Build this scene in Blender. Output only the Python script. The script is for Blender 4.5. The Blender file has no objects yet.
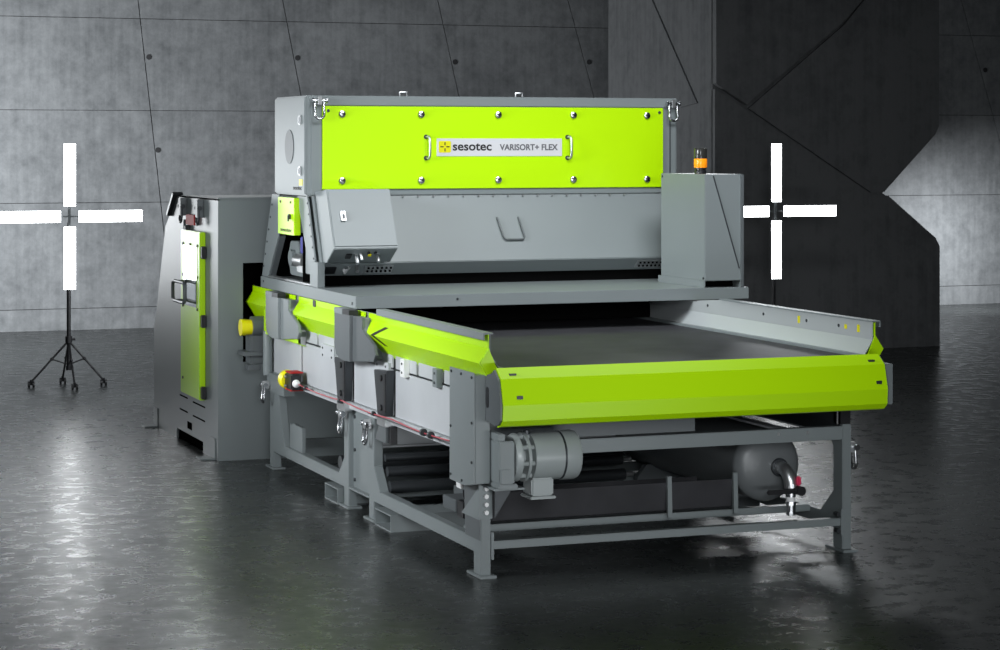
import bpy, bmesh, math, random
from mathutils import Vector, Matrix
random.seed(7)
S = bpy.context.scene
COL = S.collection
PI = math.pi

# ------------------------------------------------------------------ materials
def mat(name, col, rough=0.45, metal=0.0, noise=0.0, nscale=6.0, bump=0.0, bscale=60.0, spec=0.5, coat=0.0, emit=None, estr=0.0, alpha=None, trans=0.0):
    m = bpy.data.materials.new(name); m.use_nodes = True
    nt = m.node_tree; b = nt.nodes['Principled BSDF']
    b.inputs['Base Color'].default_value = (*col, 1)
    b.inputs['Roughness'].default_value = rough
    b.inputs['Metallic'].default_value = metal
    b.inputs['Specular IOR Level'].default_value = spec
    b.inputs['Coat Weight'].default_value = coat
    b.inputs['Transmission Weight'].default_value = trans
    if emit:
        b.inputs['Emission Color'].default_value = (*emit, 1)
        b.inputs['Emission Strength'].default_value = estr
    tc = nt.nodes.new('ShaderNodeTexCoord')
    if noise > 0:
        n = nt.nodes.new('ShaderNodeTexNoise'); n.inputs['Scale'].default_value = nscale; n.inputs['Detail'].default_value = 6
        nt.links.new(tc.outputs['Object'], n.inputs['Vector'])
        r = nt.nodes.new('ShaderNodeMapRange')
        r.inputs['From Min'].default_value = 0.3; r.inputs['From Max'].default_value = 0.7
        r.inputs['To Min'].default_value = 1 - noise; r.inputs['To Max'].default_value = 1 + noise
        nt.links.new(n.outputs['Fac'], r.inputs['Value'])
        mx = nt.nodes.new('ShaderNodeVectorMath'); mx.operation = 'SCALE'
        mx.inputs[0].default_value = col
        nt.links.new(r.outputs['Result'], mx.inputs['Scale'])
        nt.links.new(mx.outputs['Vector'], b.inputs['Base Color'])
    if bump > 0:
        n2 = nt.nodes.new('ShaderNodeTexNoise'); n2.inputs['Scale'].default_value = bscale; n2.inputs['Detail'].default_value = 4
        nt.links.new(tc.outputs['Object'], n2.inputs['Vector'])
        bp = nt.nodes.new('ShaderNodeBump'); bp.inputs['Strength'].default_value = bump; bp.inputs['Distance'].default_value = 0.01
        nt.links.new(n2.outputs['Fac'], bp.inputs['Height'])
        nt.links.new(bp.outputs['Normal'], b.inputs['Normal'])
    return m

M = {}
M['grey'] = mat('grey_paint', (0.190, 0.215, 0.220), 0.42, noise=0.03, nscale=2.0)
M['greyd'] = mat('dark_grey_paint', (0.10, 0.112, 0.118), 0.45, noise=0.04, nscale=3.0)
M['lime'] = mat('lime_paint', (0.465, 0.80, 0.0), 0.33, spec=0.4)
M['liner'] = mat('liner_paint', (0.36, 0.385, 0.39), 0.4)
M['sheet'] = mat('brushed_sheet', (0.48, 0.50, 0.52), 0.42, metal=0.1, noise=0.05, nscale=4.0)
M['rubber'] = mat('black_rubber', (0.024, 0.024, 0.028), 0.62, noise=0.3, nscale=5.0)
M['black'] = mat('black_plastic', (0.012, 0.012, 0.014), 0.4)
M['iron'] = mat('dark_iron', (0.045, 0.05, 0.055), 0.4, metal=0.4)
M['tank'] = mat('tank_paint', (0.13, 0.14, 0.145), 0.38)
M['motor'] = mat('motor_paint', (0.30, 0.33, 0.33), 0.35)
M['chrome'] = mat('chrome', (0.52, 0.53, 0.55), 0.24, metal=1.0)
M['zinc'] = mat('zinc', (0.55, 0.56, 0.57), 0.35, metal=0.9)
M['void'] = mat('recess_shade_black', (0.004, 0.004, 0.004), 1.0, spec=0.0)  # flat black that puts the shade of gaps and openings into colour
M['white'] = mat('white_plastic', (0.8, 0.8, 0.8), 0.35)
M['label'] = mat('label_plate', (0.60, 0.60, 0.62), 0.4)
M['yellow'] = mat('yellow_plastic', (0.85, 0.76, 0.0), 0.4)
M['logo'] = mat('logo_yellow', (0.72, 0.68, 0.0), 0.4)
M['red'] = mat('red_plastic', (0.45, 0.02, 0.02), 0.6, spec=0.25)
M['pink'] = mat('red_button', (0.75, 0.04, 0.12), 0.35)
M['cord'] = mat('red_cord', (0.42, 0.06, 0.08), 0.45)
M['blue'] = mat('blue_plastic', (0.02, 0.02, 0.25), 0.4)
M['ink'] = mat('black_ink', (0.01, 0.01, 0.01), 0.5)
M['inkg'] = mat('grey_ink', (0.10, 0.10, 0.11), 0.5)
M['glass'] = mat('window_pane', (0.75, 0.78, 0.80), 0.06, metal=0.9)
M['amber'] = mat('amber_lens', (0.9, 0.28, 0.01), 0.25, emit=(1.0, 0.25, 0.0), estr=0.35)
M['smoke'] = mat('dark_lens', (0.03, 0.03, 0.028), 0.2)
M['panel'] = mat('lit_diffuser', (0.9, 0.9, 0.9), 0.5, emit=(0.95, 0.98, 1.0), estr=12.0)
M['housing'] = mat('lamp_housing', (0.03, 0.03, 0.032), 0.5)

def concrete(name, dark, light, streak=1.0):
    m = bpy.data.materials.new(name); m.use_nodes = True
    nt = m.node_tree; b = nt.nodes['Principled BSDF']
    N = nt.nodes.new; L = nt.links.new
    tc = N('ShaderNodeTexCoord')
    n1 = N('ShaderNodeTexNoise'); n1.inputs['Scale'].default_value = 0.7; n1.inputs['Detail'].default_value = 8; n1.inputs['Roughness'].default_value = 0.65
    mp = N('ShaderNodeMapping'); mp.inputs['Scale'].default_value = (14.0, 14.0, 0.8)
    n2 = N('ShaderNodeTexNoise'); n2.inputs['Scale'].default_value = 1.0; n2.inputs['Detail'].default_value = 5
    n3 = N('ShaderNodeTexNoise'); n3.inputs['Scale'].default_value = 6.0; n3.inputs['Detail'].default_value = 8; n3.inputs['Roughness'].default_value = 0.7
    L(tc.outputs['Object'], n1.inputs['Vector']); L(tc.outputs['Object'], mp.inputs['Vector'])
    L(mp.outputs['Vector'], n2.inputs['Vector']); L(tc.outputs['Object'], n3.inputs['Vector'])
    a = N('ShaderNodeMath'); a.operation = 'MULTIPLY'; a.inputs[1].default_value = 0.40; L(n1.outputs['Fac'], a.inputs[0])
    c = N('ShaderNodeMath'); c.operation = 'MULTIPLY_ADD'; c.inputs[1].default_value = 0.22 * streak; L(n2.outputs['Fac'], c.inputs[0]); L(a.outputs[0], c.inputs[2])
    d = N('ShaderNodeMath'); d.operation = 'MULTIPLY_ADD'; d.inputs[1].default_value = 0.50; L(n3.outputs['Fac'], d.inputs[0]); L(c.outputs[0], d.inputs[2])
    r = N('ShaderNodeValToRGB')
    r.color_ramp.elements[0].position = 0.40; r.color_ramp.elements[0].color = (*dark, 1)
    r.color_ramp.elements[1].position = 0.66; r.color_ramp.elements[1].color = (*light, 1)
    L(d.outputs[0], r.inputs['Fac']); L(r.outputs['Color'], b.inputs['Base Color'])
    b.inputs['Roughness'].default_value = 0.75; b.inputs['Specular IOR Level'].default_value = 0.25
    bp = N('ShaderNodeBump'); bp.inputs['Strength'].default_value = 0.35; bp.inputs['Distance'].default_value = 0.03
    L(d.outputs[0], bp.inputs['Height']); L(bp.outputs['Normal'], b.inputs['Normal'])
    return m
M['wall'] = concrete('board_marked_concrete', (0.15, 0.158, 0.165), (0.31, 0.32, 0.33))
M['pillar'] = concrete('pillar_concrete', (0.10, 0.105, 0.11), (0.19, 0.195, 0.20), 1.5)
M['joint'] = mat('joint_shadow_gap', (0.05, 0.05, 0.053), 0.9)

def floor_mat():
    m = bpy.data.materials.new('polished_concrete_floor'); m.use_nodes = True
    nt = m.node_tree; b = nt.nodes['Principled BSDF']; N = nt.nodes.new; L = nt.links.new
    tc = N('ShaderNodeTexCoord')
    n1 = N('ShaderNodeTexNoise'); n1.inputs['Scale'].default_value = 0.9; n1.inputs['Detail'].default_value = 9; n1.inputs['Roughness'].default_value = 0.62
    n2 = N('ShaderNodeTexNoise'); n2.inputs['Scale'].default_value = 7.0; n2.inputs['Detail'].default_value = 9; n2.inputs['Roughness'].default_value = 0.68
    n3 = N('ShaderNodeTexNoise'); n3.inputs['Scale'].default_value = 14.0; n3.inputs['Detail'].default_value = 9; n3.inputs['Roughness'].default_value = 0.65
    for n in (n1, n2, n3): L(tc.outputs['Object'], n.inputs['Vector'])
    r = N('ShaderNodeValToRGB')
    r.color_ramp.elements[0].position = 0.35; r.color_ramp.elements[0].color = (0.020, 0.0225, 0.0225, 1)
    r.color_ramp.elements[1].position = 0.68; r.color_ramp.elements[1].color = (0.040, 0.0435, 0.0435, 1)
    L(n1.outputs['Fac'], r.inputs['Fac']); L(r.outputs['Color'], b.inputs['Base Color'])
    rr = N('ShaderNodeMapRange'); rr.inputs['From Min'].default_value = 0.30; rr.inputs['From Max'].default_value = 0.70
    rr.inputs['To Min'].default_value = 0.21; rr.inputs['To Max'].default_value = 0.38
    L(n2.outputs['Fac'], rr.inputs['Value']); L(rr.outputs['Result'], b.inputs['Roughness'])
    ad = N('ShaderNodeMath'); ad.operation = 'MULTIPLY_ADD'; ad.inputs[1].default_value = 0.5
    L(n3.outputs['Fac'], ad.inputs[0]); ad.inputs[2].default_value = 0.0
    bp = N('ShaderNodeBump'); bp.inputs['Strength'].default_value = 0.30; bp.inputs['Distance'].default_value = 0.008
    L(ad.outputs[0], bp.inputs['Height']); L(bp.outputs['Normal'], b.inputs['Normal'])
    b.inputs['Specular IOR Level'].default_value = 0.5
    return m
M['floor'] = floor_mat()

# ------------------------------------------------------------------ mesh builder
class MB:
    def __init__(self): self.bm = bmesh.new(); self.hard = False
    def _merge(self, t):
        me = bpy.data.meshes.new('t'); t.to_mesh(me); t.free()
        self.bm.from_mesh(me); bpy.data.meshes.remove(me)
    def box(self, x0, x1, y0, y1, z0, z1, b=0.0):
        return self.prism([(x0, y0), (x1, y0), (x1, y1), (x0, y1)], 'z', z0, z1, b)
    def prism(self, pts, ax, a, c, b=0.0):
        t = bmesh.new()
        def P(p, w):
            return (w, p[0], p[1]) if ax == 'x' else ((p[0], w, p[1]) if ax == 'y' else (p[0], p[1], w))
        v0 = [t.verts.new(P(p, a)) for p in pts]; v1 = [t.verts.new(P(p, c)) for p in pts]
        n = len(pts)
        t.faces.new(v0); t.faces.new(v1[::-1])
        for i in range(n): t.faces.new([v0[i], v0[(i+1) % n], v1[(i+1) % n], v1[i]])
        bmesh.ops.recalc_face_normals(t, faces=t.faces)
        if b > 0: bmesh.ops.bevel(t, geom=list(t.edges), offset=b, segments=2, affect='EDGES', clamp_overlap=True)
        self._merge(t); return self
    def strip(self, pts, ax, a, c, th):
        """folded sheet: polyline of section points, thickened, extruded along ax"""
        n = len(pts); nor = []
        for i in range(n):
            p = Vector(pts[max(i-1, 0)]); q = Vector(pts[min(i+1, n-1)]); d = (q-p).normalized()
            nor.append(Vector((-d.y, d.x)))
        self.hard = True
        off = [(pts[i][0]+nor[i].x*th, pts[i][1]+nor[i].y*th) for i in range(n)]
        return self.prism(list(pts) + off[::-1], ax, a, c)
    def cyl(self, p0, p1, r, r2=None, seg=24):
        r2 = r if r2 is None else r2
        p0 = Vector(p0); p1 = Vector(p1); d = (p1-p0)
        q = d.to_track_quat('Z', 'Y'); L = d.length
        t = bmesh.new()
        bmesh.ops.create_cone(t, cap_ends=True, segments=seg, radius1=r, radius2=r2, depth=L)
        bmesh.ops.transform(t, matrix=Matrix.Translation((p0+p1)/2) @ q.to_matrix().to_4x4(), verts=t.verts)
        self._merge(t); return self
    def lathe(self, prof, org, axis, seg=40):
        """prof: (distance along axis, radius)"""
        q = Vector(axis).to_track_quat('Z', 'Y'); o = Vector(org); t = bmesh.new(); rings = []
        for d, r in prof:
            if r <= 1e-6: rings.append([t.verts.new(o + q @ Vector((0, 0, d)))])
            else: rings.append([t.verts.new(o + q @ Vector((r*math.cos(2*PI*k/seg), r*math.sin(2*PI*k/seg), d))) for k in range(seg)])
        for A, B in zip(rings, rings[1:]):
            for k in range(seg):
                k2 = (k+1) % seg
                if len(A) == 1 and len(B) == 1: continue
                if len(A) == 1: t.faces.new([A[0], B[k], B[k2]])
                elif len(B) == 1: t.faces.new([A[k], A[k2], B[0]])
                else: t.faces.new([A[k], A[k2], B[k2], B[k]])
        if len(rings[0]) > 1: t.faces.new(rings[0])
        if len(rings[-1]) > 1: t.faces.new(rings[-1][::-1])
        self._merge(t); return self
    def tube(self, pts, r, seg=10, closed=False):
        pts = [Vector(p) for p in pts]; n = len(pts); t = bmesh.new(); rings = []; up = None
        for i, p in enumerate(pts):
            if closed: d = (pts[(i+1) % n]-pts[i-1]).normalized()
            else: d = (pts[min(i+1, n-1)]-pts[max(i-1, 0)]).normalized()
            if up is None:
                up = Vector((0, 0, 1)) if abs(d.z) < 0.9 else Vector((1, 0, 0))
            s = d.cross(up).normalized(); up = s.cross(d).normalized()
            rings.append([t.verts.new(p + r*(math.cos(2*PI*k/seg)*s + math.sin(2*PI*k/seg)*up)) for k in range(seg)])
        m = n if closed else n-1
        for i in range(m):
            A = rings[i]; B = rings[(i+1) % n]
            for k in range(seg): t.faces.new([A[k], A[(k+1) % seg], B[(k+1) % seg], B[k]])
        if not closed: t.faces.new(rings[0][::-1]); t.faces.new(rings[-1])
        self._merge(t); return self
    def slab(self, pts, th):
        t = bmesh.new(); pts = [Vector(p) for p in pts]; n = (pts[1]-pts[0]).cross(pts[2]-pts[0]).normalized()*th
        a = [t.verts.new(p-n/2) for p in pts]; b = [t.verts.new(p+n/2) for p in pts]; k = len(pts)
        t.faces.new(a); t.faces.new(b[::-1])
        for i in range(k): t.faces.new([a[i], a[(i+1) % k], b[(i+1) % k], b[i]])
        self._merge(t); return self
    def sphere(self, c, r, sc=(1, 1, 1)):
        t = bmesh.new(); bmesh.ops.create_uvsphere(t, u_segments=20, v_segments=12, radius=r)
        bmesh.ops.transform(t, matrix=Matrix.Translation(c) @ Matrix.Diagonal((*sc, 1)), verts=t.verts)
        self._merge(t); return self
    def text(self, s, x0, x1, z0, z1, place, bold=0.0):
        """letters fitted into a rectangle; place(u, v, d) gives a world point"""
        cu = bpy.data.curves.new('t', 'FONT'); cu.body = s; cu.extrude = 0.02; cu.offset = bold; cu.resolution_u = 4
        o = bpy.data.objects.new('t', cu); COL.objects.link(o)
        dg = bpy.context.evaluated_depsgraph_get(); me = bpy.data.meshes.new_from_object(o.evaluated_get(dg))
        bpy.data.objects.remove(o); bpy.data.curves.remove(cu)
        xs = [v.co.x for v in me.vertices]; ys = [v.co.y for v in me.vertices]
        ax, bx, ay, by = min(xs), max(xs), min(ys), max(ys)
        for v in me.vertices:
            v.co = place(x0+(v.co.x-ax)/(bx-ax)*(x1-x0), z0+(v.co.y-ay)/(by-ay)*(z1-z0), v.co.z*0.05)
        self.bm.from_mesh(me); bpy.data.meshes.remove(me); return self
    def each(self, name, m, parent):
        """every loose piece becomes an object of its own"""
        bm = self.bm; left = set(bm.verts); isl = []
        while left:
            st = [left.pop()]; cur = [st[0]]
            while st:
                v = st.pop()
                for e in v.link_edges:
                    w_ = e.other_vert(v)
                    if w_ in left: left.remove(w_); st.append(w_); cur.append(w_)
            isl.append(cur)
        out = []
        for cur in isl:
            q = MB(); mp = {v: q.bm.verts.new(v.co) for v in cur}
            for f in {f for v in cur for f in v.link_faces}: q.bm.faces.new([mp[v] for v in f.verts])
            out.append(q.build(name, m, parent, whole=True))
        bm.free(); return out
    def build(self, name, m, parent=None, loc=None, smooth=True, whole=False):
        if not whole and name in ('screw', 'bolt', 'seam_tab', 'marker', 'vent_slot', 'handle_foot', 'plug', 'cable_gland', 'bracket', 'connector', 'hinge_pin', 'base_skirt') and parent is not None:
            return self.each(name, m, parent)[0]
        L = LOC[parent.name] if parent is not None else Vector(loc or (0, 0, 0))
        bm = self.bm
        bmesh.ops.recalc_face_normals(bm, faces=bm.faces)
        for v in bm.verts: v.co -= L
        for f in bm.faces: f.smooth = smooth
        for e in bm.edges:
            if len(e.link_faces) == 2: e.smooth = e.calc_face_angle(3.2) < math.radians(16 if max(len(f.verts) for f in e.link_faces) > 4 or self.hard else 38)
            else: e.smooth = False
        me = bpy.data.meshes.new(name); bm.to_mesh(me); bm.free()
        ms = m if isinstance(m, (list, tuple)) else [m]
        for q in ms: me.materials.append(M[q])
        o = bpy.data.objects.new(name, me); COL.objects.link(o)
        if parent is not None: o.parent = parent
        else: o.location = L
        LOC[o.name] = L
        return o
LOC = {}

def tag(o, label, cat, group=None, kind=None):
    o['label'] = label; o['category'] = cat
    if group: o['group'] = group
    if kind: o['kind'] = kind
    return o
def thing(name, label, cat, loc, group=None):
    o = bpy.data.objects.new(name, None); COL.objects.link(o); o.location = loc
    o.empty_display_size = 0.1; LOC[o.name] = Vector(loc)
    return tag(o, label, cat, group)
def dup_tree(o, parent=None):
    c = o.copy(); COL.objects.link(c)
    if parent is not None: c.parent = parent
    for ch in list(o.children): dup_tree(ch, c)
    return c
def struct(o, label=None, cat=None):
    o['kind'] = 'structure'
    if label: o['label'] = label
    if cat: o['category'] = cat
    return o

# ------------------------------------------------------------------ the hall
WY = 16.1
struct(MB().box(-16, 26, -14, WY+0.4, -0.2, 0.0).build('floor', 'floor'), 'dark polished concrete floor of the hall', 'floor')

def wall_back():
    # cast panels separated by real shadow gaps in front of a dark backing slab
    vl = [(-14.5, 0.0), (-11.5, -0.06), (-8.0, -0.03), (-5.0, -0.05), (-1.9, -0.06), (1.492+0.113*3.965, -0.113), (3.291+0.2*4.006, -0.2), (5.318+0.234*4.053, -0.234),
          (7.102+0.293*4.094, -0.293), (10.2, -0.3), (13.011+0.32*4.231, -0.32), (17.2, -0.3), (21.0, -0.3), (24.5, 0.0)]   # x at z = 0 and lean
    zl = [0.0, 0.257, 1.52, 2.629, 3.738, 4.85, 5.96, 7.4]
    g = 0.006
    mb = MB(); mb.box(-14.5, 24.5, WY, WY+0.35, 0, 7.4)
    for i in range(len(vl)-1):
        for j in range(len(zl)-1):
            (xa, ka), (xb, kb) = vl[i], vl[i+1]; z0, z1 = zl[j]+g*0.6, zl[j+1]-g*0.6
            if j == 0: z0 = 0.0
            pts = [(xa+ka*z0+g, z0), (xb+kb*z0-g, z0), (xb+kb*z1-g, z1), (xa+ka*z1+g, z1)]
            mb.prism(pts, 'y', WY-0.03, WY+0.01)
    for (x, z) in [(1.594, 3.277), (1.704, 2.152), (3.45, 3.291), (5.52, 3.269), (7.369, 3.293), (13.367, 3.261)]:
        mb.cyl((x+0.03, WY-0.036, z), (x+0.03, WY-0.02, z), 0.034, 0.03, 16)
    o = mb.build('wall_back', ['wall', 'joint'], smooth=False)
    for p in o.data.polygons:      # backing slab shows only inside the gaps
        if (abs(p.center.y-WY) < 1e-3 and p.area > 50) or p.center.y < WY-0.0301 or (p.center.y < WY-0.02 and p.area < 0.003): p.material_index = 1
    struct(o, 'grey board-marked concrete wall behind the machine', 'wall')
wall_back()

def pillar():
    mb = MB()
    out = [(6.52, 0), (9.262, 0), (9.262, 1.10), (9.21, 1.19), (8.62, 1.655), (8.573, 1.688), (8.62, 1.74), (9.22, 2.33), (9.265, 2.42), (9.265, 7.2), (6.52, 7.2)]
    mb.prism(out, 'y', 10.64, 13.361)
    # folded front facets
    mb.prism([(6.52, 0), (9.262, 0), (9.262, 1.10), (9.21, 1.19), (8.62, 1.655), (8.40, 1.672), (6.90, 2.575), (6.52, 2.80)], 'y', 10.58, 10.66)
    mb.prism([(6.93, 2.60), (8.41, 1.70), (8.575, 1.70), (9.22, 2.33), (9.265, 2.42), (9.265, 7.2), (8.9, 7.2), (9.0, 4.55), (8.08, 3.508)], 'y', 10.60, 10.66)
    mb.prism([(6.52, 2.86), (6.88, 2.64), (8.02, 3.52), (8.6, 4.1), (8.6, 7.2), (6.52, 7.2)], 'y', 10.55, 10.66)
    # folded ribs on the left flank
    mb.prism([(13.36, 2.75), (13.36, 7.2), (12.4, 7.2), (12.4, 4.1), (10.98, 2.66), (11.4, 2.62)], 'x', 6.50, 6.54)
    o = mb.build('concrete_pillar', 'pillar', smooth=False)
    struct(o, 'dark faceted concrete pillar with a notched waist on its right side', 'pillar')
pillar()

# ------------------------------------------------------------------ belt conveyor
cv = thing('belt_conveyor', 'wide black belt conveyor with lime side guards and lime front cover on grey steel legs', 'conveyor', (1.07, 2.1, 0))
def side_frame(poly, x0, x1, feet):
    o = MB().prism(poly, 'x', x0, x1, 0.004).build('side_frame', 'grey', cv)
    for (y0, y1) in feet:
        f = MB(); f.box(min(x0, x1)-0.018, max(x0, x1)+0.018, y0-0.045, y1+0.06, 0, 0.014, 0.003)
        f.build('foot_plate', 'grey', o)
    return o
FA = [(0, .008), (.105, .008), (.105, .118), (1.81, .118), (1.81, .008), (1.91, .008), (1.91, .62), (1.81, .62), (1.81, .325), (1.69, .19), (.25, .19), (.105, .32), (.105, .56), (.2, .69), (0, .69)]
FB = [(2.32, .008), (2.423, .008), (2.423, .118), (4.09, .118), (4.09, .008), (4.19, .008), (4.19, .66), (3.97, .66), (3.96, .50), (3.9, .33), (3.80, .19), (2.54, .19), (2.423, .30), (2.423, .62), (2.32, .62)]
for (a, b) in ((0, .055), (2.09, 2.145)):
    side_frame(FA, a, b, [(0, .105), (1.81, 1.91)])
    side_frame(FB, a, b, [(2.32, 2.423), (4.09, 4.19)])
# cross tubes
for (x0, x1, y0, y1, z0, z1) in [(.055, 2.09, .0, .06, .608, .68), (.055, 2.09, .0, .05, .141, .182), (.055, 2.09, .36, .42, .165, .203),
                                 (.055, 2.09, 1.84, 1.90, .13, .19), (.055, 2.09, 2.34, 2.40, .13, .19), (.055, 2.09, 4.1, 4.16, .13, .19)]:
    MB().box(x0, x1, y0, y1, z0, z1, .004).build('cross_tube', 'grey', cv)
for (x, z0, z1) in ((.055, .09, .23), (2.076, .09, .23)):
    t = MB(); t.box(x, x+.014, -.012, .0, z0, z1, .002)
    t.build('tube_bracket', 'grey', cv)
b_ = MB()
for z in (.115, .205): b_.cyl((2.062, -.010, z), (2.062, .03, z), .013, seg=6)
b_.build('bolt', 'iron', cv)
for (x, z) in ((1.70, .655), (1.875, .655)):
    MB().cyl((x, -.004, z), (x, .006, z), .008, seg=10).build('bolt', 'zinc', cv)
# plates linking the two leg frames
for (a, b) in ((.03, .036), (2.109, 2.115)):
    lp = MB(); lp.box(a, b, 1.91, 2.32, .13, .62); lp.box(a-.03, b+.03, 1.91, 2.32, .122, .134)
    o = lp.build('link_plate', 'grey', cv)
    s = MB()
    for z in (.18, .36, .56):
        s.cyl((a-.008, 2.285, z), (b+.008, 2.285, z), .011, seg=8)
    s.build('bolt', 'iron', o)
# fork pockets under the frame
for (y0, y1) in ((1.43, 1.735), (2.49, 2.775)):
    f = MB(); t = .008; z0, z1 = 0.0, .098
    f.box(-.02, 2.165, y0, y1, z0, z0+t); f.box(-.02, 2.165, y0, y1, z1-t, z1)
    f.box(-.02, 2.165, y0, y0+t, z0+t, z1-t); f.box(-.02, 2.165, y1-t, y1, z0+t, z1-t)
    f.build('fork_pocket', 'grey', cv)
# upright tab on the rear rail
MB().prism([(3.44, .19), (3.75, .19), (3.75, .35), (3.70, .345), (3.68, .358), (3.44, .352)], 'x', .02, .045, .003).build('upright_tab', 'grey', cv)

# bed sides
def bed_side(sx):
    X = (lambda v: v) if sx < 0 else (lambda v: 2.145-v)
    def bx(m, x0, x1, *a): xx = sorted((X(x0), X(x1))); m.box(xx[0], xx[1], *a)
    for (y0, y1) in ((.24, 1.44), (1.50, 2.25), (2.31, 3.40), (3.44, 4.18)):
        m = MB(); bx(m, .012, .024, y0, y1, .655, .918, .002); m.build('side_panel', 'sheet', cv)
        for (ya, yb) in [(y0, y0+(y1-y0)*.30), (y0+(y1-y0)*.335, y0+(y1-y0)*.66), (y0+(y1-y0)*.69, y1)]:
            m = MB(); bx(m, .012, .024, ya, yb, .930, 1.04, .002); m.build('upper_panel', 'sheet', cv)
    m = MB(); bx(m, .03, .06, .02, 4.2, .63, 1.05); m.build('bed_rail', 'iron', cv)
    m = MB(); bx(m, -.012, .03, .24, 4.0, .612, .650, .003); m.build('lower_flange', 'sheet', cv)
bed_side(-1); bed_side(1)

# side guards: lime outside, grey inside, capped
def guard(sx, y0, y1, top=1.25):
    X = (lambda o: -o) if sx < 0 else (lambda o: 2.218+o)
    prof = [(X(0), top), (X(0), 1.178), (X(.05), 1.106), (X(-.03), .985)]
    mb = MB(); mb.strip(prof, 'y', y0, y1, .005 if sx > 0 else -.005)
    mb.prism([(X(.0), 1.18), (X(.048), 1.106), (X(-.025), .995), (X(-.05), 1.06), (X(-.006), 1.16)], 'y', y0-.004, y0+.002)
    return mb.build('side_guard', 'lime', cv)
guard(-1, -.122, 1.62); guard(-1, 1.62, 1.90, 1.218); guard(-1, 2.28, 3.44, 1.218); guard(-1, 3.52, 4.66, 1.218)
guard(1, -.122, 1.72); guard(1, 1.72, 4.66, 1.21)
MB().box(-.012, -.004, 1.96, 2.30, 1.06, 1.218).build('guard_splice', 'lime', cv)
def guard_inner(sx):
    X = (lambda o: -o) if sx < 0 else (lambda o: 2.218+o)
    m = MB(); m.strip([(X(-.006), 1.218), (X(-.006), 1.154), (X(-.055), 1.072)], 'y', -.115, 4.66, .004 if sx < 0 else -.004)
    xs = sorted((X(-.006), X(-.010))); m.box(xs[0], xs[1], -.115, 1.62 if sx < 0 else 1.72, 1.217, 1.252)
    o = m.build('guard_liner', 'liner' if sx > 0 else 'grey', cv)
    if sx > 0: MB().prism([(1.72, 1.21), (1.72, 1.252), (2.06, 1.224), (2.06, 1.21)], 'x', X(-.010), X(-.003)).build('guard_taper', 'liner', cv)
    if sx > 0:
        h = MB()
        for y in (.25, .62, 1.15, 1.9): h.cyl((X(-.014), y, 1.205), (X(-.004), y, 1.205), .009, seg=10)
        h.build('screw', 'iron', o)
        h = MB()
        for (y, dz) in ((.02, .02), (.16, .012), (.70, .02)): h.box(X(-.0125), X(-.009), y, y+.025, 1.205-dz, 1.205+dz)
        h.build('marker', 'logo', o)
    c = MB(); xs = sorted((X(-.022), X(.034)))
    ye = 1.66 if sx < 0 else 1.72; c.box(xs[0], xs[1], -.128, ye, 1.250, 1.258, .002)
    xo = sorted((X(.026), X(.034))); c.box(xo[0], xo[1], -.128, ye, 1.222, 1.252)
    c.build('guard_cap', 'grey', cv)
guard_inner(-1); guard_inner(1)
# low inner skirt against the belt
MB().box(2.13, 2.175, -.1, 4.66, 1.062, 1.078, .003).build('belt_skirt', 'grey', cv)
MB().box(.045, .09, -.1, 4.66, 1.062, 1.078, .003).build('belt_skirt', 'greyd', cv)
# chevron marks and slots on the left guard
def on_guard(y, t, low):
    # point on the upper (low = False) or lower slope of the left guard, t = 0 at the ridge
    return Vector((-.05+t*(.05 if not low else .08)-.0045, y, 1.106+t*(.072 if not low else -.121)))
def chevron(y, ln, w=.06):
    for low in (False, True):
        tt = .75 if not low else .42
        a, b, c, d = on_guard(y, .0, low), on_guard(y-w, .0, low), on_guard(y-w-ln, tt, low), on_guard(y-ln, tt, low)
        MB().slab([a, b, c, d], .004).build('chevron_slot', 'black', cv)
chevron(1.70, .16)
for (y, z0, z1) in ((3.06, 1.175, 1.225),):
    MB().box(-.009, 0.0, y-.03, y+.03, z0, 1.216).build('guard_slot', 'black', cv)
# small clips below the guards
for (y, mt) in ((1.22, 'white'), (.66, 'grey'), (2.44, 'greyd'), (3.36, 'zinc')):
    m = MB(); m.box(-.022, .012, y-.035, y+.035, .905, 1.005, .002)
    o = m.build('guard_clip', mt, cv)
    s = MB()
    for z in (.93, .98): s.cyl((-.026, y, z), (-.018, y, z), .007, seg=8)
    s.build('screw', 'iron', o)
for (y0, y1) in ((1.52, 1.78), (2.62, 2.92)):
    m = MB(); m.box(-.006, .012, y0, y1, .865, .955, .002); o = m.build('hinge_plate', 'sheet', cv)
    s = MB()
    for yy in (y0+.05, y1-.05):
        for z in (.885, .93): s.cyl((-.010, yy, z), (-.004, yy, z), .007, seg=8)
    s.build('screw', 'iron', o)

# J-shaped side ducts with black couplings
def duct(dy, mt):
    j = [(3.964, 1.195), (3.964, 1.01), (3.955, .975), (3.93, .945), (3.88, .925), (3.80, .917), (3.64, .922), (3.64, 1.195)]
    k = [(3.64, 1.195), (3.64, .922), (3.33, .950), (3.23, .957), (3.19, 1.0), (3.22, 1.055), (3.45, 1.125), (3.45, 1.195)]
    m = MB(); m.prism([(y+dy, z) for y, z in j], 'x', -.090, -.062, .004)
    m.prism([(y+dy, z) for y, z in k], 'x', -.072, -.052, .003)
    m.prism([(3.90+dy, 1.19), (3.90+dy, .95), (3.30+dy, .965), (3.5+dy, 1.19)], 'x', -.058, .012)
    o = m.build('side_duct', mt, cv)
    MB().box(-.088, -.03, 3.66+dy, 3.80+dy, 1.193, 1.225, .003).build('coupling', 'black', o)
    MB().box(-.090, -.03, 3.80+dy, 3.97+dy, 1.190, 1.225, .003).build('coupling_cap', 'grey', o)
duct(0, 'grey'); duct(-1.635, 'greyd')  # the nearer duct's shade is put in as darker grey paint
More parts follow.
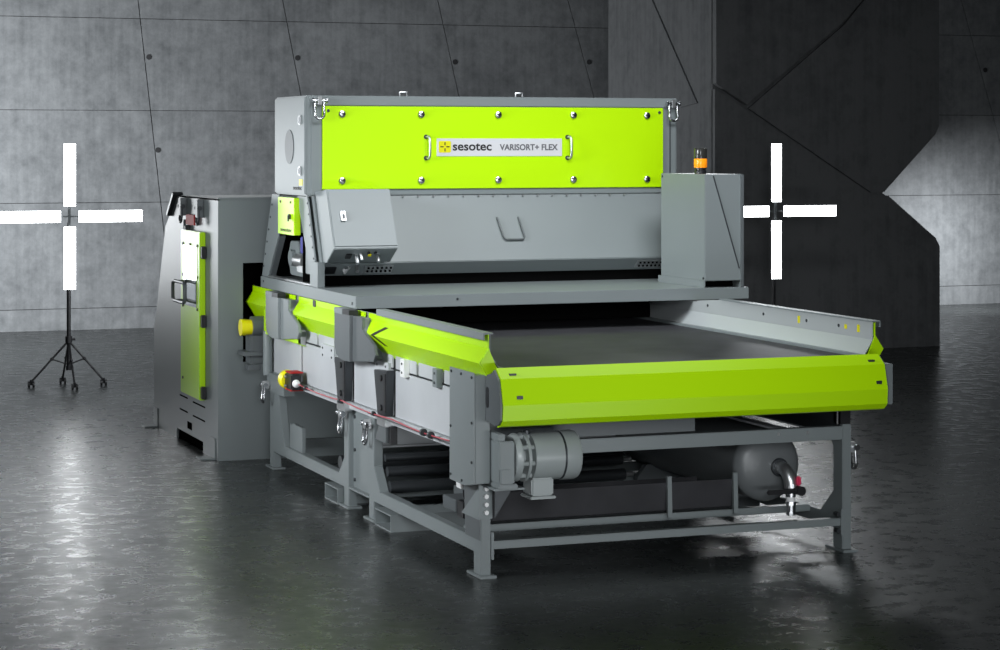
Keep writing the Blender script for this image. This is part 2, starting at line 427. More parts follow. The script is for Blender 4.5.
MB().strip([(-.050, 1.085), (-.050, .92), (.0, .900)], 'y', 3.30, 4.16, .005).build('rear_guard_plate', 'lime', cv)

# tapered dark belt tensioner brackets
for (y0, y1) in ((1.44, 1.69), (2.25, 2.50)):
    m = MB(); m.prism([(y0, .92), (y1, .905), (y1-.07, .655), (y0+.04, .655)], 'x', -.040, .01, .003)
    o = m.build('tension_bracket', 'iron', cv)
    m = MB(); m.box(-.046, -.036, y0+.02, y0+.055, .68, .90); m.cyl((-.05, y0+.10, .87), (-.03, y0+.10, .87), .018, seg=12); m.cyl((-.05, y0+.10, .70), (-.03, y0+.10, .70), .018, seg=12)
    m.build('slide', 'black', o)
    m = MB(); m.box(-.045, .01, y0+.02, y1-.07, .595, .655, .004); m.build('bracket_foot', 'zinc', o)
m = MB(); m.prism([(1.49, .60), (1.62, .60), (1.70, .50), (1.49, .50)], 'x', -.03, .02, .003); m.build('brace_block', 'greyd', cv)
MB().box(-.02, .02, 1.43, 1.47, .50, .60).build('brace_slot', 'black', cv)
MB().box(-.03, .05, 3.72, 4.16, .53, .655, .004).build('corner_plate', 'grey', cv)
MB().cyl((-.03, 4.14, .64), (-.03, 4.14, .94), .032, seg=16).build('support_strut', 'grey', cv)

# belt, drums and rollers
bp = [(-.16, 1.062), (4.8, 1.062), (4.8, 1.050), (-.16, 1.050)]
m = MB(); m.prism(bp, 'x', .075, 2.145)
n = 14; arc = [(-.16-.135*math.sin(PI*k/n), .927+.135*math.cos(PI*k/n)) for k in range(n+1)]
ins = [(-.16-.123*math.sin(PI*k/n), .927+.123*math.cos(PI*k/n)) for k in range(n+1)]
m.prism(arc+ins[::-1], 'x', .075, 2.145)
m.prism([(-.16, .792), (4.8, .792), (4.8, .804), (-.16, .804)], 'x', .075, 2.145)
m.build('belt', 'rubber', cv)
MB().cyl((.07, -.16, .927), (2.15, -.16, .927), .12, seg=32).build('drive_drum', 'iron', cv)
MB().box(.06, 1.22, .03, .042, .69, .79).build('front_apron', 'greyd', cv)
for (y, z, r) in ((1.78, .375, .022), (1.74, .30, .030), (1.70, .215, .035), (2.7, .22, .05)):
    x1 = 1.55 if y < 2 else 2.05
    m = MB(); m.cyl((.058, y, z), (x1, y, z), r, seg=20)
    o = m.build('return_roller', 'iron', cv)
    MB().cyl((x1-.01, y, z), (x1+.06, y, z), .014, seg=10).build('axle', 'zinc', o)
# drip tray and its end straps
m = MB(); m.strip([(.27, .385), (.29, .235), (.35, .212), (.72, .23), (.75, .33)], 'x', .17, 1.575, .006)
m.build('drip_tray', 'rubber', cv)
for x in (1.165, 1.560):
    MB().prism([(.245, .20), (.265, .20), (.275, .42), (.255, .42)], 'x', x, x+.025).build('tray_strap', 'grey', cv)
m = MB(); m.box(.06, 2.08, 2.02, 2.03, .415, .78); m.box(.06, 2.08, 1.99, 2.031, .405, .417); m.build('cross_plate', 'sheet', cv)
for (x, y) in ((.32, 1.1), (.15, .80)):
    m = MB(); m.box(x, x+.28, y, y+.22, .20, .27, .004); m.build('tray_block', 'greyd', cv)
# front underside steel strip seen below the cover on the right
m = MB(); m.box(1.735, 1.805, .07, 1.2, .662, .674); m.build('slide_rail', 'sheet', cv)
m = MB(); m.cyl((2.075, .03, .69), (2.075, .03, .80), .009, seg=8); m.box(2.085, 2.145, .01, .09, .69, .80); m.build('rail_post', 'black', cv)

# lime front cover and its end plates
CP = [(-.223, 1.085), (-.290, 1.038), (-.324, .911), (-.319, .836), (-.290, .810), (-.240, .800)]
m = MB(); m.strip(CP, 'x', 0, 2.178, -.006)
for x in (.0005, 2.172): m.prism(CP+[(-.225, .81), (-.215, 1.078)], 'x', x, x+.005)
fc = m.build('front_cover', 'lime', cv)
s = MB()
for x in (.07, 2.11):
    s.box(x-.018, x+.018, -.278, -.255, 1.054, 1.064); s.box(x+.004, x+.036, -.324, -.308, .940, .957)
s.build('screw', 'iron', fc)
for x in (-.012, 2.180):
    m = MB(); m.prism([(.0, 1.02), (-.19, 1.06), (-.223, 1.08), (-.286, 1.035), (-.320, .91), (-.315, .838), (-.286, .813), (-.235, .803), (.0, .83)], 'x', x, x+.010)
    o = m.build('end_plate', 'greyd', cv)
    MB().prism([(-.135+.018*math.cos(2*PI*k/16), .935+(.034 if math.sin(2*PI*k/16) > 0 else -.034)*1+.018*math.sin(2*PI*k/16)) for k in range(16)], 'x', x-.003, x+.004).build('slot', 'black', o)
# bearing housings at both front corners
m = MB(); m.prism([(-.10, .495), (.055, .468), (.272, .472), (.272, 1.055), (-.09, 1.055), (-.10, 1.045)], 'x', -.072, -.066)
m.box(-.068, .014, -.10, -.005, .494, 1.043, .004); m.box(-.068, -.03, -.02, .268, .478, 1.04)
o = m.build('bearing_housing', 'grey', cv)
s = MB()
for (y, z) in ((-.07, 1.03), (.09, 1.035), (.24, 1.035), (.25, .75), (.25, .50), (.08, .49), (-.07, .60), (-.07, .80)): s.cyl((-.078, y, z), (-.070, y, z), .007, seg=8)
s.build('screw', 'iron', o)
MB().prism([(-.10, 1.02), (.15, 1.02), (.15, .81), (-.10, .80)], 'x', 2.20, 2.345, .004).build('bearing_housing', 'grey', cv)
MB().prism([(.0, .48), (.235, .48), (.215, .19), (.0, .19)], 'x', -.006, -.001).build('corner_gusset', 'greyd', cv)
# motor shelf and its gussets
m = MB(); m.box(.0, .165, -.20, .0, .470, .480, .002); o = m.build('motor_shelf', 'grey', cv)
MB().prism([(.235, .30), (-.03, .30), (-.03, .47)], 'x', -.020, -.014).build('shelf_gusset', 'grey', o)
MB().prism([(.055, .31), (.055, .47), (.158, .47)], 'y', -.06, -.054).build('shelf_gusset', 'iron', o)  # shade from its facing is put in as dark iron
MB().box(-.014, .060, -.012, -.001, .30, .49, .002).build('shelf_plate', 'grey', o)
for z in (.456, .416, .375, .334):
    MB().cyl((.023, -.028, z), (.023, -.010, z), .0125, seg=6).build('bolt', 'white', o)
# small connector boxes on the front left leg
MB().box(-.012, .03, .27, .34, .415, .465, .003).build('tag_plate', 'white', cv)
MB().box(.0, .05, .26, .36, .26, .345, .004).build('connector', 'black', cv)
# rear yellow-capped idler inside the cabinet opening
m = MB(); m.box(-.12, -.02, 4.25, 4.40, .70, .98, .01); m.cyl((-.11, 4.28, .96), (.0, 4.28, .96), .07, seg=20); m.box(-.17, .0, 4.22, 4.42, .76, .79, .004)
m.box(-.14, -.05, 4.24, 4.34, .66, .70, .004)
o = m.build('idler_bracket', 'greyd', cv)
MB().cyl((-.185, 4.28, .955), (-.105, 4.28, .955), .058, .052, seg=24).build('yellow_cap', 'yellow', o)
# tunnel curtain under the scanner deck
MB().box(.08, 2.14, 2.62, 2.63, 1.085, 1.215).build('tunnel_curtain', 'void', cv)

# ------------------------------------------------------------------ pull-cord emergency stop
es = thing('emergency_stop', 'yellow and black emergency stop switch with red pull cord on conveyor side', 'emergency stop switch', (-.06, 3.40, .60))
m = MB(); m.box(-.100, -.03, 3.27, 3.44, .622, .728, .01); m.build('switch_body', 'black', es)
m = MB(); m.box(-.098, -.012, 3.29, 3.44, .728, .736, .003); m.box(-.098, -.012, 3.29, 3.44, .614, .622, .003); m.build('bracket', 'red', es)
MB().lathe([(0, .05), (.01, .062), (.05, .062), (.06, .05)], (-.07, 3.44, .675), (0, 1, 0), 24).build('collar', 'yellow', es)
MB().cyl((-.07, 3.51, .668), (-.07, 3.55, .668), .03, .024, seg=16).build('button_stem', 'blue', es)
MB().lathe([(0, .02), (.008, .03), (.03, .03), (.036, .02)], (-.07, 3.545, .668), (0, 1, 0), 20).build('button', 'pink', es)
MB().sphere((-.075, 3.245, .668), .026).build('reset_knob', 'white', es)
m = MB()
for z in (.64, .70): m.cyl((-.112, 3.40, z), (-.10, 3.40, z), .010, seg=8)
m.build('screw', 'zinc', es)
c = []
for k in range(25):
    t = k/24; y = 3.24-t*(3.24-.30); c.append((-.062, y, .664-.010*math.sin(PI*((t*3) % 1))))
MB().tube(c, .0042, 6).build('pull_cord', 'cord', es)
c2 = [(-.062, y, .690-.0*y) for y in (1.62, 1.0, .30)]
MB().tube([(-.055, y, .648) for y in (1.75, 1.2, .30)], .004, 6).build('guide_wire', 'iron', es)
for y in (3.06, 2.30, 1.62, .72, .60):
    m = MB(); m.cyl((-.064, y-.012, .658), (-.064, y+.012, .658), .020 if y < 1 else .014, seg=12); m.cyl((-.064, y, .650), (-.01, y, .640), .006, seg=8)
    m.build('eyelet', 'iron', es)

# ------------------------------------------------------------------ drive motor
dm = thing('drive_motor', 'grey cylindrical electric motor under the front left corner of conveyor', 'motor', (.30, -.14, .475))
mx = -.14; mz = .627
m = MB(); m.lathe([(.20, .0), (.20, .075), (.205, .118), (.235, .121), (.365, .121), (.37, .117)], (0, mx, mz), (1, 0, 0), 48); m.build('motor_body', 'motor', dm)
m = MB(); m.lathe([(.37, .118), (.373, .1255), (.44, .1255), (.455, .119), (.464, .10), (.466, .0)], (0, mx, mz), (1, 0, 0), 48); m.build('fan_cowl', 'motor', dm)
MB().lathe([(.362, .1215), (.362, .1225), (.373, .1225), (.373, .1215)], (0, mx, mz), (1, 0, 0), 48).build('cowl_seam', 'iron', dm)
m = MB(); m.lathe([(.105, .06), (.105, .112), (.125, .122), (.135, .122), (.135, .065)], (0, mx, mz), (1, 0, 0), 48)
m.lathe([(.165, .07), (.165, .124), (.180, .124), (.180, .07)], (0, mx, mz), (1, 0, 0), 48)
for k in range(8):
    a = 2*PI*k/8+.2; m.cyl((.12, mx+.105*math.cos(a), mz+.105*math.sin(a)), (.20, mx+.105*math.cos(a), mz+.105*math.sin(a)), .012, seg=8)
m.cyl((.12, mx, mz), (.2, mx, mz), .07, seg=24)
m.build('flange', 'motor', dm)
m = MB(); m.box(.017, .100, mx-.085, mx+.10, .505, .72, .006); m.box(.017, .055, mx-.07, mx+.08, .72, .755, .004); m.box(.02, .07, mx-.10, mx-.08, .51, .58, .004); m.box(.017, .115, mx-.09, mx+.1, .481, .505, .004)
m.build('gearbox', 'grey', dm)
m = MB(); m.cyl((.195, mx, mz+.10), (.195, mx, mz+.135), .02, seg=10); m.build('lifting_eye', 'iron', dm)
m = MB(); m.box(.195, .315, mx-.075, mx+.05, .435, .525, .008); m.box(.185, .325, mx-.085, mx+.06, .420, .434, .004)
m.build('terminal_box', 'motor', dm)

# ------------------------------------------------------------------ pressure tank
tk = thing('air_tank', 'dark grey cylindrical air tank lying under the right side of conveyor', 'tank', (1.89, 1.3, .19))
tx, tz, R = 1.802, .442, .199
prof = [(.0, .0), (.003, .06), (.010, .11), (.022, .15), (.038, .178), (.058, .196), (.075, .202), (.095, R), (1.65, R), (1.68, .2), (1.73, .15), (1.76, .0)]
MB().lathe(prof, (tx, .27, tz), (0, 1, 0), 56).build('shell', 'tank', tk)
m = MB(); m.lathe([(.0, .045), (.004, .05), (.02, .05), (.02, .03)], (tx+.045, .255, tz-.008), (0, 1, 0), 28); m.build('port_ring', 'iron', tk)
e = [(tx+.045, .29, tz-.008), (tx+.045, .23, tz-.008)]+[(tx+.045+.012*(1-math.cos(a)), .23-.065*math.sin(a), tz-.008-.065*(1-math.cos(a))) for a in (.3, .6, .9, 1.2, 1.4, 1.57)]+[(tx+.060, .163, tz-.105)]
MB().tube(e, .036, 18).build('elbow', 'zinc', tk)
v = (tx+.060, .163); tz = tz+.045
m = MB(); m.cyl((*v, tz-.165), (*v, tz-.128), .036, seg=8); m.cyl((*v, tz-.20), (*v, tz-.163), .028, seg=20); m.build('valve_body', 'chrome', tk)
MB().cyl((*v, tz-.245), (*v, tz-.225), .030, seg=8).build('hex_nut', 'chrome', tk); MB().cyl((*v, tz-.30), (*v, tz-.28), .026, seg=8).build('hex_nut', 'chrome', tk)
MB().cyl((*v, tz-.225), (*v, tz-.20), .026, seg=20).build('white_collar', 'white', tk)
MB().cyl((*v, tz-.28), (*v, tz-.245), .027, seg=20).build('blue_collar', 'chrome', tk)
m = MB(); m.box(v[0]-.17, v[0]+.03, v[1]-.06, v[1]-.04, tz-.175, tz-.150, .006); m.cyl((v[0]+.03, v[1]-.07, tz-.162), (v[0]+.03, v[1]+.02, tz-.162), .026, seg=16); m.build('lever', 'black', tk)
MB().box(v[0]+.018, v[0]+.042, v[1]-.045, v[1]-.02, tz-.135, tz-.085, .006).build('red_lock', 'pink', tk)
for y in (.80, 1.62):
    MB().prism([(tx-.20, .13), (tx+.20, .13), (tx+.20, .20), (tx+.14, .275), (tx-.14, .275), (tx-.20, .20)], 'y', y, y+.05).build('cradle', 'greyd', tk)

# ------------------------------------------------------------------ scanner housing on its deck
sc = thing('scanner_housing', 'grey scanner hood with big lime front panel on a grey deck across the conveyor', 'scanner', (1.29, 3.2, 1.225))
# deck: folded tray frame
m = MB(); m.box(-.022, 2.594, 2.10, 4.36, 1.285, 1.300, .003)
m.box(-.022, 2.594, 2.10, 2.112, 1.226, 1.29, .002); m.box(-.022, -.010, 2.112, 4.36, 1.226, 1.29, .002); m.box(2.582, 2.594, 2.112, 4.36, 1.226, 1.29)
m.box(-.022, 2.594, 4.348, 4.36, 1.226, 1.29)
o = m.build('deck', 'grey', sc)
s = MB(); s.box(-.025, -.018, 2.17, 2.185, 1.245, 1.262); s.cyl((.62, 2.096, 1.272), (.62, 2.104, 1.272), .007, seg=8); s.cyl((-.026, 4.28, 1.27), (-.02, 4.28, 1.27), .008, seg=8); s.build('screw', 'iron', o)
for x in (.3, 1.0, 1.75):
    MB().box(x, x+.16, 2.36, 2.62, 1.262, 1.284).build('deck_stiffener', 'grey', o)
# hood
hx0, hx1, hy0, hy1, hz0, hz1 = -.02, 2.605, 3.20, 3.955, 1.878, 2.526
m = MB(); m.box(hx0, hx1, hy0, hy1, hz0, hz1, .006)
m.box(.010, .080, hy0-.010, hy0+.01, hz0+.005, 2.455, .003); m.box(2.498, 2.592, hy0-.010, hy0+.01, hz0+.005, 2.455, .003)
m.box(.0, 2.6, hy0-.012, hy0+.01, 2.462, 2.524, .003); m.box(.084, 2.494, hy0-.006, hy0+.01, hz0+.003, 1.915, .002)
hood = m.build('hood_shell', 'grey', sc)
MB().box(2.545, 2.552, hy0-.013, hy0-.004, 1.9, 2.42).build('door_gap', 'iron', hood)
m = MB(); m.box(hx0-.012, hx0+.004, 3.205, 3.940, hz0+.012, hz1-.012, .003); sd = m.build('side_door', 'grey', sc)
MB().prism([(3.565+.105*math.cos(2*PI*k/40), 2.195+.112*math.sin(2*PI*k/40)) for k in range(40)], 'x', hx0-.016, hx0-.010).build('vent_disc', 'greyd', sd)
for z in (2.368, 2.038):
    m = MB(); m.box(hx0-.024, hx0-.010, 3.275, 3.315, z-.03, z+.03, .004); m.box(hx0-.03, hx0-.02, 3.288, 3.300, z-.02, z+.02); m.build('latch', 'zinc', sd)
MB().box(hx0-.0145, hx0-.011, 3.245, 3.325, 1.945, 1.985).build('sticker', 'logo', sd)
PL = lambda xx: (lambda u, v, d: Vector((xx-d-.001, u, v)))
MB().text('sesotec', 3.47, 3.27, 1.915, 1.938, PL(hx0-.012), .01).build('lettering', 'ink', sd)
lp = MB().box(.084, 2.494, hy0-.020, hy0+.005, 1.920, 2.458, .003).build('front_panel', 'lime', sc)
for z in (1.975, 2.407):
    for x in (.212, .751, 1.290, 1.829, 2.370):
        MB().lathe([(0, .022), (.006, .024), (.014, .022), (.018, .014), (.019, .0)], (x, hy0-.019, z), (0, -1, 0), 20).build('lock_knob', 'chrome', lp)
for x in (.12, 2.465):
    MB().lathe([(0, .010), (.006, .010), (.008, .0)], (x, hy0-.019, 2.428), (0, -1, 0), 12).build('screw', 'iron', lp)
for x in (.799, 1.800):
    y = hy0-.02; c = [(x-.016, y+.01, 2.258), (x-.004, y-.03, 2.262), (x, y-.042, 2.245), (x, y-.045, 2.19), (x, y-.042, 2.135), (x-.004, y-.03, 2.119), (x-.016, y+.01, 2.123)]
    o = MB().tube(c, .008, 10).build('handle', 'zinc', lp)
    m = MB()
    for z in (2.26, 2.121): m.cyl((x-.014, y-.006, z), (x-.014, y+.002, z), .015, seg=14)
    m.build('handle_foot', 'iron', o)
FR = lambda yy: (lambda u, v, d: Vector((u, yy-d, v)))
ys = hy0-.020
sg = MB().box(.859, 1.746, ys-.004, ys+.002, 2.133, 2.250).build('sign', 'label', lp)
lg = MB().prism([(.880, 2.157), (.950, 2.157), (.957, 2.164), (.957, 2.226), (.950, 2.233), (.880, 2.233), (.873, 2.226), (.873, 2.164)], 'y', ys-.006, ys-.003).build('logo_tile', 'logo', sg)
m = MB(); cx, cz = .915, 2.195
m.box(cx-.0035, cx+.0035, ys-.008, ys-.005, cz+.010, cz+.030); m.box(cx-.0035, cx+.0035, ys-.008, ys-.005, cz-.030, cz-.010)
m.box(cx+.010, cx+.032, ys-.008, ys-.005, cz-.0035, cz+.0035); m.box(cx-.032, cx-.010, ys-.008, ys-.005, cz-.0035, cz+.0035)
m.build('logo_cross', 'ink', lg)
MB().text('sesotec', .970, 1.243, 2.169, 2.220, FR(ys-.004), .022).build('lettering', 'ink', sg)
MB().text('VARISORT+ FLEX', 1.300, 1.716, 2.171, 2.213, FR(ys-.004), .028).build('lettering', 'inkg', sg)
for x in (.648, 1.461):
    c = [(x-.024, 3.24, 2.52), (x-.024, 3.24, 2.552), (x+.024, 3.24, 2.552), (x+.024, 3.24, 2.52)]
    MB().tube(c, .008, 8).build('lifting_lug', 'zinc', hood)
# sloping lower body
m = MB(); m.prism([(3.205, 1.880), (3.00, 1.452), (3.10, 1.368), (3.40, 1.368), (3.40, 1.880)], 'x', .03, 2.575, .004)
body = m.build('lower_body', 'grey', sc)
m = MB(); m.box(.06, 2.56, 3.12, 3.38, 1.30, 1.368); m.build('gap_shade_fill', 'void', body)  # black filler paints the shade of the gap under the body
s = MB()
for k in range(17):
    x = .52+k*.105; s.box(x, x+.012, 3.183, 3.192, 1.868, 1.876)
s.build('seam_tab', 'zinc', body)
def sl(z): return 3.205-(1.880-z)*(.205/.428)
c = [(1.262, sl(1.729)-.004, 1.729), (1.266, sl(1.70)-.014, 1.70), (1.285, sl(1.60)-.014, 1.60), (1.30, sl(1.585)-.014, 1.585), (1.42, sl(1.585)-.014, 1.585), (1.432, sl(1.60)-.014, 1.60), (1.416, sl(1.70)-.014, 1.70), (1.412, sl(1.729)-.004, 1.729)]
MB().tube(c, .0065, 8).build('loop_handle', 'greyd', body)
# connector panels on the undercut face (left and right)
def under(y): return 1.452-(y-3.0)*.84
def upanel(x, mirror):
    m = MB(); m.prism([(3.018, under(3.018)-.003), (3.075, under(3.075)-.003), (3.072, under(3.072)-.010), (3.012, under(3.012)-.012)], 'x', x+.10, x+.29); o = m.build('vent_plate', 'zinc', body)
    h = MB()
    for a in range(6):
        for b in range(2): h.cyl((x+.125+a*.03, 3.025+.026*b, under(3.03+.026*b)-.016), (x+.125+a*.03, 3.030+.026*b, under(3.03+.026*b)), .008, seg=8)
    h.build('hole', 'void', o)
    if not mirror:
        MB().prism([(3.02, under(3.02)-.012), (3.07, under(3.07)-.012), (3.08, under(3.08)+.004), (3.03, under(3.03)+.004)], 'x', x-.16, x-.09).build('inlet', 'black', body)
        m = MB(); m.cyl((x-.04, 3.02, under(3.02)-.03), (x-.02, 3.05, under(3.05)-.0), .012, seg=10); m.cyl((x-.05, 2.99, under(3.02)-.05), (x-.01, 3.0, under(3.02)-.01), .009, seg=8); m.cyl((x+.04, 3.0, under(3.02)-.04), (x+.05, 3.03, under(3.02)+.0), .012, seg=10)
        m.build('connector', 'zinc', body)
upanel(.22, False); upanel(2.13, True)
# splayed leg plates at the left end
def legplates(x0, x1):
    MB().prism([(3.497, 1.872), (3.25, 1.872), (3.07, 1.47), (3.13, 1.375), (3.19, 1.375)], 'x', x0, x1, .003).build('leg_plate', 'grey', sc)
    MB().prism([(4.135, 1.872), (4.30, 1.56), (4.406, 1.300), (4.24, 1.300), (3.95, 1.61), (3.95, 1.872)], 'x', x0, x1, .003).build('leg_plate', 'grey', sc)
    MB().box(x0-.006, x1+.03, 2.985, 3.165, 1.300, 1.46, .003).build('leg_foot', 'grey', sc)
    s = MB()
    for k in range(6):
        t = k/5; s.cyl((x0-.004, 3.245-.15*t, 1.83-.35*t), (x0+.002, 3.245-.15*t, 1.83-.35*t), .007, seg=8); s.cyl((x0-.004, 4.13+.22*t, 1.80-.43*t), (x0+.002, 4.13+.22*t, 1.80-.43*t), .007, seg=8)
    s.build('screw', 'iron', sc)
legplates(.0, .012); legplates(2.575, 2.587)
m = MB(); m.box(-.035, .012, 3.445, 3.85, 1.615, 1.860, .004); sb = m.build('service_cover', 'lime', sc)
m = MB(); m.cyl((-.05, 3.53, 1.735), (-.034, 3.53, 1.735), .018, seg=12); m.box(-.056, -.048, 3.524, 3.536, 1.705, 1.745); m.build('lock', 'iron', sb)
m = MB(); m.cyl((-.04, 3.53, 1.83), (-.034, 3.53, 1.83), .008, seg=8); m.cyl((-.04, 3.78, 1.83), (-.034, 3.78, 1.83), .008, seg=8); m.build('screw', 'iron', sb)
MB().text('sesotec', 3.78, 3.50, 1.633, 1.655, PL(-.035), .01).build('lettering', 'ink', sb)
# mechanism inside the left opening
m = MB(); m.box(.42, .43, 3.42, 4.3, 1.31, 1.87); m.box(.02, .43, 3.42, 3.43, 1.30, 1.88); m.box(.02, .42, 4.25, 4.26, 1.30, 1.60); m.box(.02, .42, 3.43, 4.0, 1.868, 1.876); m.build('cavity', 'void', sc)  # black lining paints the shade inside the opening
m = MB(); m.prism([(3.62, 1.33), (3.95, 1.33), (4.02, 1.45), (3.95, 1.56), (3.76, 1.56), (3.66, 1.42)], 'x', .08, .16, .006); m.cyl((.05, 3.85, 1.45), (.09, 3.85, 1.45), .055, seg=20); m.build('mechanism_arm', 'grey', sc)
m = MB(); m.cyl((.06, 3.48, 1.44), (.06, 3.68, 1.44), .045, seg=20); m.box(.02, .12, 3.44, 3.58, 1.37, 1.41, .005); m.build('actuator', 'zinc', sc)
MB().box(.05, .14, 3.44, 3.60, 1.49, 1.60, .006).build('connector', 'blue', sc)
m = MB(); m.strip([(4.24, 1.32), (3.98, 1.60)], 'x', .012, .05, .02); m.build('brace', 'greyd', sc)
m = MB(); m.box(.0, .05, 3.16, 4.24, 1.300, 1.312, .002); m.build('sill', 'zinc', sc)

# ------------------------------------------------------------------ control box on the hood's left front
cb = thing('control_box', 'grey slanted control box hanging at left front of the scanner hood', 'control box', (.24, 2.95, 1.46))
CPF = [(3.175, 1.905), (2.92, 1.925), (2.741, 1.556), (2.905, 1.462), (2.985, 1.462)]
MB().prism(CPF, 'x', .03, .452, .004).build('box_shell', 'grey', cb)
def fr(z): return 2.741+(z-1.556)*(.179/.369)
m = MB(); m.prism([(fr(1.915), 1.915), (fr(1.57), 1.57), (fr(1.57)-.006, 1.574), (fr(1.915)-.006, 1.918)], 'x', .040, .446); dr = m.build('lid', 'grey', cb)
z = 1.755; y = fr(z)
m = MB(); m.prism([(y-.006+.018, z+.03), (y-.006-.012, z-.03), (y-.026-.012, z-.024), (y-.026+.018, z+.036)], 'x', .098, .130, .003); lt = m.build('latch', 'zinc', dr)
m = MB(); m.prism([(y-.026+.008, z+.016), (y-.026-.004, z-.014), (y-.030-.004, z-.012), (y-.030+.008, z+.018)], 'x', .106, .122); m.build('latch_key', 'iron', lt)
def un(y): return 1.556-(y-2.741)*(.094/.164)
def ubox(x0, x1, y0, y1, h): return [(y0, un(y0)+.002), (y1, un(y1)+.002), (y1-h*.5, un(y1)-h*.87), (y0-h*.5, un(y0)-h*.87)]
m = MB(); m.prism(ubox(0, 0, 2.80, 2.845, .01), 'x', .13, .165); m.build('socket', 'black', cb)
m = MB(); m.cyl((.20, 2.82, un(2.82)), (.20, 2.79, un(2.82)-.05), .013, seg=12); m.cyl((.225, 2.80, un(2.80)), (.225, 2.78, un(2.80)-.04), .010, seg=12); m.cyl((.345, 2.825, un(2.825)), (.34, 2.80, un(2.825)-.04), .012, seg=12); m.build('cable_gland', 'zinc', cb)
MB().cyl((.285, 2.81, un(2.81)), (.282, 2.806, un(2.81)-.012), .012, seg=12).build('indicator', 'yellow', cb)
m = MB()
for x in (.27, .315): m.cyl((x, 2.785, un(2.785)), (x-.002, 2.78, un(2.785)-.01), .010, seg=10)
m.build('plug', 'black', cb)

# ------------------------------------------------------------------ electrical cabinet on the right end of the deck
ec = thing('electrical_cabinet', 'plain grey upright cabinet standing on the right end of the deck', 'cabinet', (2.42, 2.5, 1.30))
m = MB(); m.box(2.290, 2.556, 2.112, 2.775, 1.342, 2.020, .004); m.build('cabinet_body', 'grey', ec)
m = MB(); m.box(2.280, 2.290, 2.105, 2.80, 1.300, 1.345, .002); m.box(2.545, 2.556, 2.112, 2.77, 1.300, 1.342); m.build('base_skirt', 'grey', ec)
MB().box(2.30, 2.54, 2.22, 2.75, 1.300, 1.342).build('base_recess', 'void', ec)  # black block paints the shade in the gap below the cabinet
m = MB(); m.box(2.540, 2.560, 2.100, 2.114, 1.30, 2.018, .002); m.build('edge_strip', 'greyd', ec)
m = MB(); m.prism([(2.345, 2.010), (2.352, 2.010), (2.535, 1.42), (2.528, 1.42)], 'y', 2.107, 2.113); m.build('door_seam', 'iron', ec)
s = MB()
for (y, z) in ((2.13, 1.36), (2.75, 2.0)): s.cyl((2.284, y, z), (2.291, y, z), .008, seg=8)
s.build('screw', 'iron', ec)

sl_ = thing('signal_light', 'small amber and black warning light on top of the right cabinet', 'warning light', (2.398, 2.4, 2.02))
o = (2.398, 2.4, 2.02)
MB().lathe([(0, .038), (.018, .038), (.022, .034), (.034, .034), (.034, .040), (.040, .040)], o, (0, 0, 1), 28).build('base', 'black', sl_)
MB().lathe([(.040, .0), (.040, .041), (.050, .043), (.092, .043), (.098, .041), (.098, .0)], o, (0, 0, 1), 28).build('amber_lens', 'amber', sl_)
MB().lathe([(.098, .0), (.098, .041), (.102, .042), (.155, .042), (.163, .040), (.167, .034), (.167, .0)], o, (0, 0, 1), 28).build('dark_cap', 'smoke', sl_)

# ------------------------------------------------------------------ tall cabinet behind the machine
bc = thing('sorting_cabinet', 'tall grey machine cabinet with lime door behind left end of conveyor', 'cabinet', (1.1, 5.6, 0))
SP = [(4.595, .0), (4.595, 1.828), (5.90, 1.828), (6.32, 1.585), (6.56, 1.12), (6.637, .954), (6.75, .772), (6.75, .0)]
# left wall with the fork slot cut out
m = MB()
m.prism([(4.595, 0), (4.595, 1.828), (5.05, 1.828), (5.05, 0)], 'x', -.266, -.252)
m.prism([(5.05, .078), (5.05, 1.828), (5.90, 1.828), (5.92, 1.817), (5.92, .078)], 'x', -.266, -.252)
m.prism([(5.92, 0), (5.92, 1.817), (6.32, 1.585), (6.56, 1.12), (6.637, .954), (6.75, .772), (6.75, 0)], 'x', -.266, -.252)
m.prism(SP, 'x', 2.44, 2.454)
m.box(-.266, 2.454, 4.595, 5.90, 1.818, 1.828)
m.strip(SP[2:7], 'x', -.252, 2.44, -.01); m.box(-.252, 2.44, 6.74, 6.75, 0, .772)
ox0, ox1, oz0, oz1 = -.088, 2.30, .686, 1.38
m.box(-.252, ox0, 4.595, 4.609, 0, 1.818); m.box(ox1, 2.44, 4.595, 4.609, 0, 1.818)
m.box(ox0, ox1, 4.595, 4.609, oz1, 1.818); m.box(ox0, ox1, 4.595, 4.609, 0, oz0)
m.build('cabinet_shell', 'grey', bc)
m = MB(); m.box(-.24, 2.43, 4.98, 4.99, .02, 1.80); m.box(-.23, 2.43, 4.62, 4.98, 1.395, 1.405); m.box(-.23, 2.43, 4.62, 4.98, .66, .67); m.build('opening_shade_boards', 'void', bc)  # black boards paint the dark interior behind the opening
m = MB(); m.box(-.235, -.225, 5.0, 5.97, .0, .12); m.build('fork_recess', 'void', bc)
m = MB(); m.box(-.250, -.20, 5.05, 5.92, .0, .008); m.tube([(-.24, 5.1+.2*k, .03+.01*(k % 2)) for k in range(5)], .008, 6); m.build('fork_sill', 'void', bc)  # sill blackened, the slot's shade is put into its colour
# louvre slots and lock hole
m = MB()
for (y0, y1, z0) in ((5.55, 5.81, .333), (4.99, 5.37, .326), (5.55, 5.81, .229), (4.99, 5.37, .226)):
    m.prism([(y0, z0), (y1, z0), (y1, z0+.010), (y0, z0+.010)], 'x', -.269, -.260)
m.box(-.269, -.26, 5.41, 5.55, .118, .17)
m.build('vent_slot', 'void', bc)
